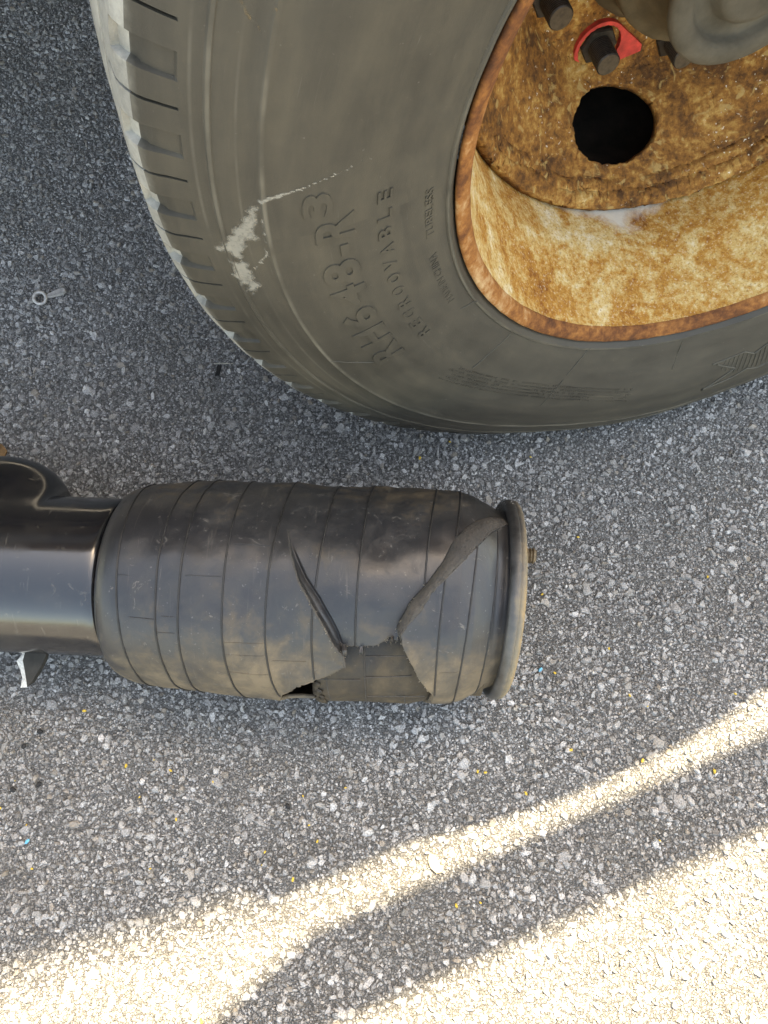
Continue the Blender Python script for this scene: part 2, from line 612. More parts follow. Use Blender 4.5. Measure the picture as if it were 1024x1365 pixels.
for w0 in (.55, 1.55):
    link('sky_block_rail', prism([(-3.4, dn - w0), (5.4, dn - w0), (5.4, dn - w0 - .1), (-3.4, dn - w0 - .1)], DECK - .42, DECK - .143), M['trailer'], trailer)  # added under the bed to cut more sky light
for up in (1.5, 2.6, 3.7, 4.8):
    link('post', prism([(up, dn - .03), (up + .06, dn - .03), (up + .06, dn - .09), (up, dn - .09)], DECK, zb1 + .02), M['trailer'], trailer)

# ------------------------------------------------------------------ wheel
YAW, ZC = .2539, .5028
wheel = empty('truck_wheel', (.314, .593, 0), YAW)
tag(wheel, 'black truck tyre on a deep rusty wheel rim standing on asphalt', 'wheel')


def wp(R, th, ax):
    """wheel coordinates -> local point"""
    return np.stack([R * np.cos(th), -ax + 0 * th, ZC + R * np.sin(th)], -1)


PROF = [(.296, .100), (.300, .110), (.3035, .1165), (.3055, .1195), (.3075, .1198), (.309, .1186), (.315, .121), (.327, .1245), (.34, .128), (.355, .132), (.37, .135),
        (.385, .1375), (.40, .139), (.415, .1390), (.43, .138), (.4385, .1366), (.4405, .1370), (.4425, .1370), (.4445, .1352), (.452, .1338), (.46, .132),
        (.4690, .1285), (.4700, .1290), (.4722, .1282), (.4732, .1262), (.480, .1240), (.4858, .1215), (.4870, .1209), (.492, .1185), (.4975, .1156), (.503, .1128), (.5075, .1100), (.5108, .1066), (.513, .104)]
SIDE_N = len(PROF)
TREAD = [(.5155, .1000), (.5170, .0960), (.5190, .080), (.5196, .0705), (.5190, .0690), (.5080, .0670), (.5080, .0600), (.5200, .0580), (.5207, .0565), (.5228, .030), (.5228, .0270), (.5110, .0250), (.5110, .0180), (.5228, .0160), (.5233, .0145), (.5240, 0)]
half = PROF + TREAD
full = half + [(r, -x) for r, x in half[::-1][1:]]
PA = np.array(full)
offs = np.array([-.115, -.10, .10, .115, .6, 1.1, 1.6, 2.0, 2.12, 2.22, 2.6, 3.0, 3.4, 3.78, 3.88, 4.0, 4.5, 5.0, 5.5])
TH = np.concatenate([offs + 6 * k for k in range(60)])
loc = np.concatenate([offs for k in range(60)])
SIPE0 = 162.34 % 6
th = np.radians(TH + SIPE0)
TT, RR = np.meshgrid(th, PA[:, 0], indexing='ij')
_, AX = np.meshgrid(th, PA[:, 1], indexing='ij')
LL = np.repeat(loc[:, None], len(PA), 1)
out_side = AX > .09
sip = (np.abs(LL) < .105) & out_side & (RR > .4865)
notch = (LL > 2.1) & (LL < 3.9) & out_side & (RR > .4865) & (RR < .516)
AXd = AX - sip * .0045 - notch * .0050 * np.clip((RR - .484) / .02, .6, 1)
RRd = RR - sip * (RR > .505) * .004 - notch * (RR > .505) * .003
# small unevenness of the worn shoulder, bulge above the contact patch
lump = np.array([[ns(12 * math.cos(t), 12 * math.sin(t), 60 * r) for r in PA[:, 0]] for t in th])
AXd = AXd + lump * .0007 * (np.abs(AX) > .09)
RRd = RRd + lump * .0009 * (RR > .50)
w = np.exp(-((np.degrees(TT) % 360 - 270) / 16.0) ** 2)
AXd = AXd + np.sign(AX) * .007 * w * np.clip((RR - .33) / .06, 0, 1) * (np.abs(AX) > .09) * np.clip((.505 - RR) / .03, 0, 1)
Vt = wp(RRd.ravel(), TT.ravel(), AXd.ravel())
Vt[:, 2] = np.maximum(Vt[:, 2], .0012 + .0005 * np.abs(Vt[:, 1]))
Ft = grid_faces(len(th), len(PA), True)
jj = (Ft[:, 0] % len(PA))
mi = ((jj >= SIDE_N - 2) & (jj <= len(PA) - SIDE_N)).astype(int)
tme = mesh_np('tyre', Vt, Ft[:, ::-1], True, mi)
tme.set_sharp_from_angle(angle=R_(38))
tyre = link('tyre', tme, [M['tyre'], M['tread']], wheel)
tyre['label'] = 'dusty black tyre with scuffed sidewall and raised lettering'
PRa = np.array(PROF)


def axp(R):
    return np.interp(R, PRa[:, 0], PRa[:, 1])


def side_pt(R, deg, lift=0.0):
    R = np.asarray(R, float)
    deg = np.asarray(deg, float)
    ww = np.exp(-((deg - 270) / 16.0) ** 2) * .007 * np.clip((R - .33) / .06, 0, 1) * np.clip((.505 - R) / .03, 0, 1)
    return wp(R, np.radians(deg), axp(R) + ww + lift)


def text_mesh(body, size, bold=0.0, extrude=.0005):
    cu = bpy.data.curves.new('txt', 'FONT')
    cu.body = body
    cu.size = size
    cu.offset = bold
    cu.extrude = extrude
    cu.resolution_u = 4
    ob = bpy.data.objects.new('txt', cu)
    COL.objects.link(ob)
    dg = bpy.context.evaluated_depsgraph_get()
    ev = ob.evaluated_get(dg)
    tm = ev.to_mesh()
    V = np.array([v.co[:] for v in tm.vertices])
    F = [tuple(p.vertices) for p in tm.polygons]
    ev.to_mesh_clear()
    bpy.data.objects.remove(ob)
    bpy.data.curves.remove(cu)
    return V, F


def sidewall_text(name, body, R0, height, d0, d1, bold=0.0, raise_=.0008):
    V, F = text_mesh(body, 1.0, bold, .5)
    x0, x1 = V[:, 0].min(), V[:, 0].max()
    y0, y1 = (0.0, .72) if body == '-' else (V[:, 1].min() if len(body) == 1 else 0.0, V[:, 1].max())
    deg = d0 + (d1 - d0) * (V[:, 0] - x0) / (x1 - x0)
    Rr = R0 + (V[:, 1] - y0) / (y1 - y0) * height
    P = side_pt(Rr, deg, np.where(V[:, 2] > 0, raise_, -.001))
    me = bpy.data.meshes.new(name)
    me.from_pydata([tuple(p) for p in P], [], F)
    o = link(name, me, M['tyre'], tyre)
    return o


for ch, dmid, wd in (('R', 205.0, 3.9), ('H', 200.4, 3.9), ('6', 195.8, 3.7), ('4', 191.0, 3.9), ('8', 186.7, 3.7), ('-', 183.3, 1.7), ('R', 179.8, 3.7)):
    sidewall_text('raised_letter', ch, .3815, .0285, dmid + wd / 2, dmid - wd / 2, .03, .0013)
sidewall_text('raised_letter', '3', .3965, .0205, 177.9, 175.0, .03, .0011)
# letter spacing as on the sidewall: one glyph after another along the arc
word = 'REGROOVABLE'
for k, ch in enumerate(word):
    dmid = 206.0 + (177.6 - 206.0) * k / (len(word) - 1)
    sidewall_text('raised_letter', ch, .3528, .0110, dmid + .85, dmid - .85, .02, .0010)
sidewall_text('raised_lettering', 'TUBELESS', .3195, .0065, 188.2, 179.4, .0, .0006)
sidewall_text('raised_lettering', 'MADE IN CHINA', .3200, .0065, 204.3, 191.8, .0, .0006)

# fine print: rows of tiny raised marks too small to read
parts = []
for row in range(5):
    d = 217.0 + rng.uniform(0, 3)
    while d < 262:
        Ln = rng.uniform(.12, .5)
        Rb = .384 - row * .0047 - .010 * math.sin((d - 217) / 45 * math.pi) + .004 * (d - 217) / 45
        q = [(Rb, d), (Rb, d + Ln), (Rb + .0022, d + Ln), (Rb + .0022, d)]
        A = np.array([side_pt(r, dd, .0006) for r, dd in q])
        B = np.array([side_pt(r, dd, -.0005) for r, dd in q])
        parts.append((np.concatenate([A, B]), np.array([(0, 1, 2, 3), (0, 4, 5, 1), (1, 5, 6, 2), (2, 6, 7, 3), (3, 7, 4, 0)])))
        d += Ln + rng.uniform(.08, .22) + (rng.random() < .08) * .8
V, F = join_parts(parts)
tag(link('fine_print', mesh_np('fine_print', V, F, False), M['tyre'], tyre), kind='stuff')


def side_line(name, pts, rad, mat, lift=.0002, n=24):
    P = np.array(pts, float)
    t = np.linspace(0, len(P) - 1, n * (len(P) - 1) + 1)
    Rr = np.interp(t, np.arange(len(P)), P[:, 0])
    dd = np.interp(t, np.arange(len(P)), P[:, 1])
    V, F = tube(side_pt(Rr, dd, lift), rad, 5)
    return link(name, mesh_np(name, V, F), mat, tyre)


# vent lines across the lower sidewall
for a, b in (((.3111, 223.7), (.3585, 222.3)), ((.3052, 246.6), (.3433, 245.1)), ((.3500, 245.0), (.3921, 244.3)), ((.312, 270.1), (.3504, 269.6)), ((.3052, 209.0), (.322, 207.6)), ((.4422, 201.9), (.405, 206.5))):
    side_line('mould_line', [a, b], .0005, M['letter'])

# arrow emblem with ribbed fill
chA = [(.3602, 278.2), (.3574, 284.4), (.3675, 286.4), (.3560, 289.5), (.3440, 293.0)]
chB = [(.3632, 279.2), (.3813, 283.0), (.4074, 277.6), (.4013, 283.1), (.3929, 285.4), (.4014, 287.4), (.3970, 290.5), (.3800, 294.0)]
side_line('arrow_outline', chA, .0012, M['letter'], .0004)
side_line('arrow_outline', chB, .0012, M['letter'], .0004)
for k in range(14):
    d = 281.0 + k * .85
    lo = np.interp(d, [p[1] for p in chA], [p[0] for p in chA]) + .002
    hi = np.interp(d, [279.2, 283.0, 285.4, 287.4, 290.5, 294.0], [.366, .392, .393, .400, .397, .380]) - .002
    side_line('arrow_rib', [(lo, d), (hi, d - .6)], .0007, M['letter'], .0002, 6)


def side_patch(name, poly, mat, amp=.0012, lift=.00035, seed=1, soft=.0035):
    """thin ragged film on the sidewall; poly in (R, degrees)"""
    P = np.array(poly, float)
    k = R_(1) * .45
    c = P.mean(0)
    met = np.stack([P[:, 0], (P[:, 1] - c[1]) * k], 1)
    ring = rough_line([tuple(p) for p in met] + [tuple(met[0])], .0018, amp, seed)[:-1]
    x0, y0 = np.min(ring, 0)
    x1, y1 = np.max(ring, 0)
    st = .0014
    xs = np.arange(x0, x1 + st, st)
    ys = np.arange(y0, y1 + st, st)
    X, Y = np.meshgrid(xs, ys, indexing='ij')
    G = np.stack([X.ravel(), Y.ravel()], 1)
    dd, near = seg_dist(G, ring)
    G = np.where((dd < st * .6)[:, None], near, G)
    F = grid_faces(len(xs), len(ys))
    cen = G[F].mean(1)
    F = F[inside(cen, ring)]
    use, inv = np.unique(F, return_inverse=True)
    G = G[use]
    F = inv.reshape(F.shape)
    V = side_pt(G[:, 0], G[:, 1] / k + c[1], lift)
    me = mesh_np(name, V, F[:, ::-1])
    at = me.attributes.new('fade', 'FLOAT', 'POINT')
    at.data.foreach_set('value', np.clip(seg_dist(G, ring)[0] / soft, 0, 1).astype(np.float32))
    return link(name, me, mat, tyre)


side_patch('scuff', [(.4453, 175.5), (.4424, 176.1), (.4459, 177.5), (.449, 179.1), (.4469, 179.9), (.4564, 180.2), (.4624, 182.4), (.467, 182.9), (.4711, 181.5), (.4825, 182.7), (.4810, 181.2), (.4705, 179.7), (.4568, 177.3), (.4518, 176.1)], M['scuff'], .0010, .0004, 3)
side_patch('scuff', [(.4460, 175.2), (.4178, 174.05), (.3937, 172.85), (.3716, 171.8), (.3712, 172.0), (.3937, 173.15), (.4178, 174.45), (.4445, 175.8)], M['scuff'], .0003, .0004, 5, .0006)
side_patch('scuff', [(.4746, 182.1), (.4624, 182.4), (.4590, 184.3), (.4561, 186.1), (.4655, 187.8), (.4757, 185.1)], M['scuff'], .0018, .0004, 8)
side_patch('scuff', [(.4425, 176.1), (.4440, 182.0), (.4560, 183.9), (.4575, 183.6), (.4462, 181.6), (.4440, 176.1)], M['scuff'], .0004, .0004, 9, .0012)
side_patch('ochre_smear', [(.4640, 159.4), (.4560, 160.6), (.4440, 161.8), (.4450, 161.3), (.4560, 160.0), (.4610, 159.2)], M['ochre'], .0006, .0004, 12, .002)
side_patch('ochre_smear', [(.4420, 159.0), (.4400, 162.4), (.4412, 162.4), (.4440, 159.0)], M['ochre'], .0004, .0004, 13, .0012)

# --- rim
nth = 360
thr = np.radians(np.arange(nth))


def lathe(name, prof, mat, parent, amp=0.0, freq=40.0, seed=0.0, n=nth, thick=0.0, amp_r=0.0):
    t = np.linspace(0, 2 * np.pi, n, endpoint=False)
    P = np.array(prof)
    T, Rm = np.meshgrid(t, P[:, 0], indexing='ij')
    _, A = np.meshgrid(t, P[:, 1], indexing='ij')
    if amp:
        L = np.array([[ns(freq * r * math.cos(a) + seed, freq * r * math.sin(a), freq * x) for r, x in prof] for a in t])
        A = A + L * amp
        Rm = Rm + L * amp_r
    V = wp(Rm.ravel(), T.ravel(), A.ravel())
    o = link(name, mesh_np(name, V, grid_faces(n, len(P), True)[:, ::-1]), mat, parent)
    return o


def dense(prof, step):
    out = []
    for a, b in zip(prof[:-1], prof[1:]):
        a, b = np.array(a), np.array(b)
        n = max(1, int(np.hypot(*(b - a)) / step))
        out += [tuple(a + (b - a) * k / n) for k in range(n)]
    out.append(tuple(prof[-1]))
    return out


lathe('rim_flange', [(.2900, .096), (.2945, .1030), (.2988, .1090), (.2998, .1130), (.2988, .1152), (.2960, .1150), (.2925, .1130), (.2890, .1107), (.2866, .1082), (.2852, .1050)], M['flange'], wheel, .0004, 90, 3, amp_r=.0003)
lathe('rim_barrel', dense([(.2854, .1052), (.2832, .0960), (.2805, .0850), (.2765, .0690), (.2725, .0540), (.2690, .0420), (.2640, .0280), (.2600, .0100), (.2585, -.010), (.2580, -.030), (.2578, -.046), (.2574, -.056)], .008), M['barrel'], wheel, .0009, 60, 1, amp_r=.0009)

# disc with hand holes, a grid in (profile length, arc)
DP = np.array([(.2568, -.0330), (.2520, -.0395), (.2470, -.0465), (.2400, -.0580), (.2300, -.0715), (.2180, -.0850), (.2040, -.1010), (.1910, -.1180), (.1800, -.1350), (.1700, -.1470), (.1600, -.1525), (.1400, -.1545), (.1000, -.1550)])
seg = np.hypot(*np.diff(DP, axis=0).T)
Ls = np.concatenate([[0], np.cumsum(seg)])
lh = np.interp(.2040, DP[::-1, 0], Ls[::-1])
nl, na = 150, 1000
lv = np.linspace(0, Ls[-1], nl)
ta = np.linspace(0, 2 * np.pi, na, endpoint=False)
Tg, Lg = np.meshgrid(ta, lv, indexing='ij')
Pg = np.stack([Tg.ravel() * .204, Lg.ravel()], 1)
cut = np.zeros(0)
Fd = grid_faces(na, nl, True)
alive = np.ones(len(Fd), bool)
hole_deg = [258.0 + 72 * k for k in range(5)]
wrap = lambda a: (a + np.pi) % (2 * np.pi) - np.pi
fc_t = np.arctan2(np.sin(Tg.ravel()[Fd]).mean(1), np.cos(Tg.ravel()[Fd]).mean(1))
fc_l = Lg.ravel()[Fd].mean(1)
HA, HB, HR = 1.18, .84, .0475
for hd in hole_deg:
    inh = np.hypot(wrap(fc_t - R_(hd)) * .204 / HA, (fc_l - lh) / HB) < HR
    vb = np.intersect1d(np.unique(Fd[inh]), np.unique(Fd[~inh]))
    dx = wrap(Pg[vb, 0] / .204 - R_(hd)) * .204
    dy = Pg[vb, 1] - lh
    q = np.hypot(dx / HA, dy / HB)
    an = np.arctan2(dy, dx)
    k = HR * (1 + .006 * np.sin(2 * an + hd) + .003 * np.sin(9 * an)) / q
    Pg[vb, 0] += dx * (k - 1)
    Pg[vb, 1] += dy * (k - 1)
    alive &= ~inh
Rd = np.interp(Pg[:, 1], Ls, DP[:, 0])
Ad = np.interp(Pg[:, 1], Ls, DP[:, 1])
td = Pg[:, 0] / .204
rn = np.array([ns(70 * r * math.cos(a), 70 * r * math.sin(a), 5) + .6 * ns(220 * r * math.cos(a), 220 * r * math.sin(a), 9) for r, a in zip(Rd, td)])
edge = np.clip(1 - np.abs(Pg[:, 1] - .014) / .016, 0, 1)
Ad = Ad + rn * (.0012 + .0024 * edge)
for c0, fr, ph0, th0_ in ((.017, 3.0, 0.0, -.45), (.030, 4.0, 7.0, -.05)):          # cracks where rust scale lifts along the weld
    wob = np.array([ns(fr * math.cos(a), fr * math.sin(a), ph0) * .008 + ns(22 * math.cos(a), 22 * math.sin(a), ph0) * .003 for a in td])
    on = np.array([ns(5 * math.cos(a), 5 * math.sin(a), ph0 + 3) > th0_ for a in td])
    q = Pg[:, 1] - c0 - wob
    Ad = Ad - on * .0085 * np.exp(-(q / .0014) ** 2) + on * .0028 * np.exp(-((q + .004) / .003) ** 2)
Fk = Fd[alive]
use, inv = np.unique(Fk, return_inverse=True)
dme = mesh_np('rim_disc', wp(Rd, td, Ad)[use], inv.reshape(Fk.shape)[:, ::-1])
disc = link('rim_disc', dme, M['disc'], wheel)
sm = disc.modifiers.new('thickness', 'SOLIDIFY')
sm.thickness = .011
sm.offset = -1

# brake drum, and inner rim coloured dark for shade inside the hand holes
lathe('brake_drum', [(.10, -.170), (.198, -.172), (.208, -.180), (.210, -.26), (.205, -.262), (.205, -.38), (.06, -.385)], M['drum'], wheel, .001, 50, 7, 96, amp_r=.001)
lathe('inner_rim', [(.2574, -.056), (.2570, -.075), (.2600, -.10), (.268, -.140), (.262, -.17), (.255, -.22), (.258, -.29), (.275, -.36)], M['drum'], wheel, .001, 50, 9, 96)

# hub: flange, cone, end ring, end face
lathe('hub', dense([(.112, -.156), (.112, -.140), (.102, -.132), (.0965, -.120), (.0960, -.088), (.0945, -.0835), (.0900, -.0820), (.0840, -.0790), (.0760, -.0680), (.0700, -.0540), (.0665, -.0420), (.0665, -.034)], .005), M['hub'], wheel, .0009, 260, 2, 180, amp_r=.0007)
lathe('hub_ring', [(.0600, -.036), (.0700, -.0345), (.0738, -.0315), (.0750, -.0270), (.0742, -.0225), (.0715, -.0200), (.0660, -.0185), (.0600, -.0185), (.0560, -.0200), (.0535, -.0240), (.0525, -.0290), (.0500, -.0305), (.0400, -.0310), (.0375, -.0290), (.0345, -.0200), (.0315, -.0165), (.0260, -.0150), (.0001, -.0150)], M['hubface'], wheel, .0002, 200, 4, 180, amp_r=.0002)

# studs and nuts, ten of each on the bolt circle
sang = [209.7 + 36 * k for k in range(10)]


def rod(rad, y0, y1, n=20, ch=.0012):
    """rod along the outward axis (local -Y), tip chamfered; V, F, material index"""
    a = np.linspace(0, 2 * np.pi, n, endpoint=False)
    L = []
    k = int((y1 - y0) / .0011)
    prof = []
    for i in range(k):
        prof.append((rad - (.0006 if i % 2 else 0), y0 + (y1 - y0 - ch) * i / k))
    prof += [(rad, y1 - ch), (rad - ch, y1)]
    V = np.concatenate([np.stack([r * np.cos(a), np.full(n, -y), r * np.sin(a)], -1) for r, y in prof])
    F = []
    for i in range(len(prof) - 1):
        for j in range(n):
            F.append((i * n + j, (i + 1) * n + j, (i + 1) * n + (j + 1) % n, i * n + (j + 1) % n))
    m = len(prof)
    cap = np.array([[(m - 1) * n + j for j in range(n)]])
    return V, [np.array(F)[:, ::-1], cap[:, ::-1]], [0] * len(F) + [1]


Vs, Fs, ms = rod(.0122, -.156, -.111)
stud_me = mesh_np('stud', Vs, Fs, False, ms)
stud_me.materials.append(M['stud'])
stud_me.materials.append(M['studend'])


def nut_mesh():
    bm = bmesh.new()
    def ring(r, y, n, ph=0):
        return [bm.verts.new((r * math.cos(2 * math.pi * i / n + ph), -y, r * math.sin(2 * math.pi * i / n + ph))) for i in range(n)]
    n = 24
    hexr = lambda i: .0192 / max(abs(math.cos((2 * math.pi * i / n) % (math.pi / 3) - math.pi / 6)), .5) * .9
    rings = [ring(.026, -.1560, n), ring(.026, -.1530, n)]
    for y, k in ((-.1500, 1.0), (-.1400, 1.0), (-.1380, .93)):
        rings.append([bm.verts.new((hexr(i) * k * math.cos(2 * math.pi * i / n), -y, hexr(i) * k * math.sin(2 * math.pi * i / n))) for i in range(n)])
    rings.append(ring(.0114, -.1380, n))
    for a, b in zip(rings[:-1], rings[1:]):
        for i in range(n):
            bm.faces.new((a[i], a[(i + 1) % n], b[(i + 1) % n], b[i]))
    bmesh.ops.recalc_face_normals(bm, faces=bm.faces)
    me = bpy.data.meshes.new('nut')
    bm.to_mesh(me)
    me.materials.append(M['stud'])
    return me


nut_me = nut_mesh()
for k, dg in enumerate(sang):
    x, z = .143 * math.cos(R_(dg)), ZC + .143 * math.sin(R_(dg))
    for nm, me in (('stud', stud_me), ('nut', nut_me)):
        o = bpy.data.objects.new(nm, me)
        COL.objects.link(o)
        o.parent = wheel
        o.location = (x, 0, z)


def indicator_mesh():
    """flat ring with one pointed tail"""
    bm = bmesh.new()
    n = 48
    tail = R_(-12)
    outer, inner = [], []
    for i in range(n):
        a = 2 * math.pi * i / n
        d = abs((a - tail + math.pi) % (2 * math.pi) - math.pi)
        ro = .0242
        if d < R_(62):                           # straight flanks from the ring to the tip
            ro = .0242 * math.sin(math.pi / 2) / max(math.cos(R_(62) - d), .1)
        outer.append((ro * math.cos(a), ro * math.sin(a)))
        ri = .0205 + .0005 * (i % 2)
        inner.append((ri * math.cos(a), ri * math.sin(a)))
    L = {}
    for nm, pts in (('o', outer), ('i', inner)):
        for y in (-.1435, -.1375):
            L[nm, y] = [bm.verts.new((x, -y, z)) for x, z in pts]
    for a, b in ((('o', -.1435), ('o', -.1375)), (('o', -.1375), ('i', -.1375)), (('i', -.1375), ('i', -.1435)), (('i', -.1435), ('o', -.1435))):
        for i in range(n):
            bm.faces.new((L[a][i], L[a][(i + 1) % n], L[b][(i + 1) % n], L[b][i]))
    bmesh.ops.recalc_face_normals(bm, faces=bm.faces)
    me = bpy.data.meshes.new('nut_indicator')
    bm.to_mesh(me)
    return me


ind = link('nut_indicator', indicator_mesh(), M['red'], wheel)
ind.location = (.143 * math.cos(R_(sang[1])), 0, ZC + .143 * math.sin(R_(sang[1])))
ind.scale = (1.1, 1, 1.1)
ind['label'] = 'bright red plastic wheel nut indicator with a pointed tail'

# ------------------------------------------------------------------ air spring
def mat_bellow(name='bellow_rubber', k=1.0):
    s = NT(name, .42, .62 * k)
    o = s.obj()
    a = s.noise(o, 14, 6, .62, .8)
    b = s.noise(o, 60, 5, .6, .4)
    # dust lies along the flank that faced the road dirt (local Y is across the spring)
    sep = s.n('SeparateXYZ')
    s.put(sep.inputs[0], o)
    flank = s.n('MapRange')
    s.put(flank.inputs['Value'], sep.outputs['Y'])
    flank.inputs['From Min'].default_value = -.035
    flank.inputs['From Max'].default_value = -.125
    back = s.n('MapRange')
    s.put(back.inputs['Value'], sep.outputs['Y'])
    back.inputs['From Min'].default_value = .03
    back.inputs['From Max'].default_value = .14
    side = s.math('ADD', s.math('MULTIPLY', flank.outputs[0], .25), s.math('MULTIPLY', back.outputs[0], .13))
    f = s.math('ADD', s.math('ADD', s.math('MULTIPLY', a, .65), s.math('MULTIPLY', b, .35)), side)
    c = s.ramp(f, [(.45, (.020, .020, .021)), (.57, (.030, .029, .028)), (.66, (.066, .053, .037)), (.80, (.150, .112, .068))])
    st = s.n('Mapping')
    s.put(st.inputs['Vector'], o)
    st.inputs['Scale'].default_value = (60, 6, 6)
    sc = s.noise(st.outputs[0], 2.4, 4, .6, 1.4)
    c = s.mix(s.ramp(sc, [(.62, 0.0), (.74, .30)]), c, (.13, .112, .088))
    mk = s.noise(o, 33, 4, .7, 2.5)
    c = s.mix(s.ramp(mk, [(.64, 0.0), (.70, .5)]), c, (.17, .155, .13))
    sp = s.noise(o, 300, 2, .5)
    c = s.mix(s.ramp(sp, [(.70, 0.0), (.76, .3)]), c, (.22, .21, .19))
    r = s.math('ADD', s.ramp(f, [(.46, .32), (.74, .68)]), s.math('MULTIPLY', s.ramp(mk, [(.5, 0.0), (.7, 1.0)]), .15))
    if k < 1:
        c = s.mix(1 - k, c, (.02, .017, .014))  # darkens the copy, shade put into its colour
    return s.out(c, r, s.bump(s.math('ADD', b, s.math('MULTIPLY', s.noise(o, 700, 2), .5)), .22, .0012))


def mat_piston():
    s = NT('piston_gloss', .16, .95)
    o = s.obj()
    a = s.noise(o, 22, 5, .6)
    mp = s.n('Mapping')
    s.put(mp.inputs['Vector'], o)
    mp.inputs['Scale'].default_value = (70, 7, 7)
    b = s.noise(mp.outputs[0], 3, 5, .7, .6)
    c = s.mix(s.ramp(b, [(.62, 0.0), (.72, .6)]), (.012, .012, .013), (.10, .092, .08))
    c = s.mix(s.ramp(a, [(.5, 0.0), (.8, .5)]), c, (.045, .041, .034))
    grime = s.noise(o, 75, 5, .7, .8)
    c = s.mix(s.ramp(grime, [(.60, 0.0), (.74, .45)]), c, (.13, .115, .09))
    r = s.math('ADD', s.ramp(a, [(.35, .07), (.75, .22)]), s.math('MULTIPLY', b, .06))
    return s.out(c, r, s.bump(b, .05, .001))


M['bellow'] = mat_bellow()
M['bellow_shade'] = mat_bellow('shaded_bellow', .5)  # darker bellow rubber, paints the shade inside the burst
M['seam'] = mat_plain('seam_rubber', (.016, .015, .014), .5, .5, 0, 120, .4, .3)
M['torn'] = mat_rubber('torn_rubber', (.045, .042, .038), (.105, .092, .075), .35, .7, .85, 60, .8)
M['piston'] = mat_piston()
M['fibre'] = mat_plain('cord_fibre', (.30, .265, .21), .9, .2, 0, 200, .3, .2)
M['fracture'] = mat_plain('fresh_fracture', (.62, .61, .58), .5, .5, .2, 300, .3, .5)
M['steel'] = None


def mat_plate():
    s = NT('plate_steel', .5, .5)
    o = s.obj()
    a = s.noise(o, 16, 6, .65, .5)
    b = s.noise(o, 110, 4, .65)
    sep = s.n('SeparateXYZ')
    s.put(sep.inputs[0], o)
    mr = s.n('MapRange')
    s.put(mr.inputs['Value'], s.math('MULTIPLY_ADD', sep.outputs['Y'], -.06, sep.outputs['X']))
    mr.inputs['From Min'].default_value = .1275
    mr.inputs['From Max'].default_value = .1415
    f = s.math('ADD', s.math('ADD', s.math('MULTIPLY', a, .5), s.math('MULTIPLY', b, .2)), s.math('MULTIPLY', mr.outputs[0], .30))
    c = s.ramp(f, [(.26, (.040, .038, .036)), (.42, (.10, .098, .092)), (.54, (.22, .185, .13)), (.66, (.36, .26, .14))])
    wh = s.math('MULTIPLY', s.ramp(s.noise(o, 160, 3, .6), [(.60, 0.0), (.64, 1.0)]), s.ramp(sep.outputs['Y'], [(.075, 0.0), (.095, 1.0)]))
    c = s.mix(wh, c, (.75, .74, .70))
    return s.out(c, s.ramp(f, [(.3, .38), (.6, .75)]), s.bump(b, .25, .0015), .45)


M['steel'] = mat_plate()

SY0, SK, SZ0, SR = .198, -.0457, .117, .1172
spring = empty('air_spring', (0, SY0, SZ0), math.atan(SK))
tag(spring, 'burst black rubber air spring lying on its side with torn bellows', 'air spring')
# local frame: X along the spring, Y across (back +), Z up


def sp(s, phi, r):
    """spring coordinates (s metres along, phi degrees from the back over the top) -> local"""
    p = np.radians(phi)
    s, r = np.asarray(s, float), np.asarray(r, float)
    sh = np.clip((s + .02) / .14, 0, 1)
    return np.stack([s + .042 * r * np.cos(p) * sh, r * np.cos(p), np.maximum(r * np.sin(p), -SZ0 + .0015)], -1)


RP = np.array([(-.2700, .0700), (-.2790, .0740), (-.2850, .0800), (-.2875, .0870), (-.2865, .0940), (-.2820, .1005), (-.2740, .1055), (-.2640, .1090), (-.2500, .1115), (-.2300, .1135), (-.2050, .1155), (-.175, .1178),
               (-.150, .1185), (-.120, .1176), (-.08, .1168), (-.03, .1172), (.02, .1178), (.055, .1176), (.075, .1160), (.090, .1120), (.102, .1060), (.112, .1000), (.120, .0970), (.130, .0960)])
seg = np.hypot(*np.diff(RP, axis=0).T)
RL = np.concatenate([[0], np.cumsum(seg)])


def rad_at(s):
    return np.interp(s, RP[4:, 0], RP[4:, 1])


ARC = math.pi / 180 * SR


def met(pts):
    return [(s, ph * ARC) for s, ph in pts]


slitL = [(-.097, 74.2), (-.0902, 88.2), (-.0809, 100.6), (-.0676, 110.8), (-.0547, 121.2), (-.0449, 130.6), (-.0354, 135.3), (-.0339, 141.2), (-.0487, 147.2), (-.0678, 152.5), (-.0839, 158.0), (-.0985, 166.0), (-.1060, 182.0)]
slitM = [(-.097, 74.2), (-.0855, 86.5), (-.0742, 97.5), (-.0598, 107.6), (-.0482, 117.5), (-.0405, 125.4), (-.0370, 131.2)]
jag = [(-.0370, 131.2), (-.034, 132.7), (-.0231, 132.5), (-.0051, 131.2), (.0041, 128.5), (.009, 126.1), (.0164, 128.2), (.0200, 125.0), (.0158, 121.4)]
Uu = [(.1150, 45.0), (.1030, 53.0), (.0790, 68.0), (.0650, 78.5), (.0580, 87.5), (.0430, 99.0), (.0275, 108.5), (.0158, 121.4)]
Vv = [(.1220, 56.5), (.1123, 61.9), (.0929, 76.7), (.0766, 87.3), (.0568, 97.5), (.0464, 103.0), (.0364, 111.9), (.0262, 117.5), (.0175, 123.2)]
rf = [(.0175, 123.2), (.0276, 132.8), (.044, 148.9), (.0565, 158.8)]
mL = rough_line(met(slitL), .003, .0004, 1)
mM = rough_line(met(slitM), .003, .0004, 2)
mJ = rough_line(met(jag), .002, .0007, 3)
mU = rough_line(met(Uu), .003, .0005, 4)
mV = rough_line(met(Vv), .003, .0006, 5)
mR = rough_line(met(rf), .003, .0004, 6)
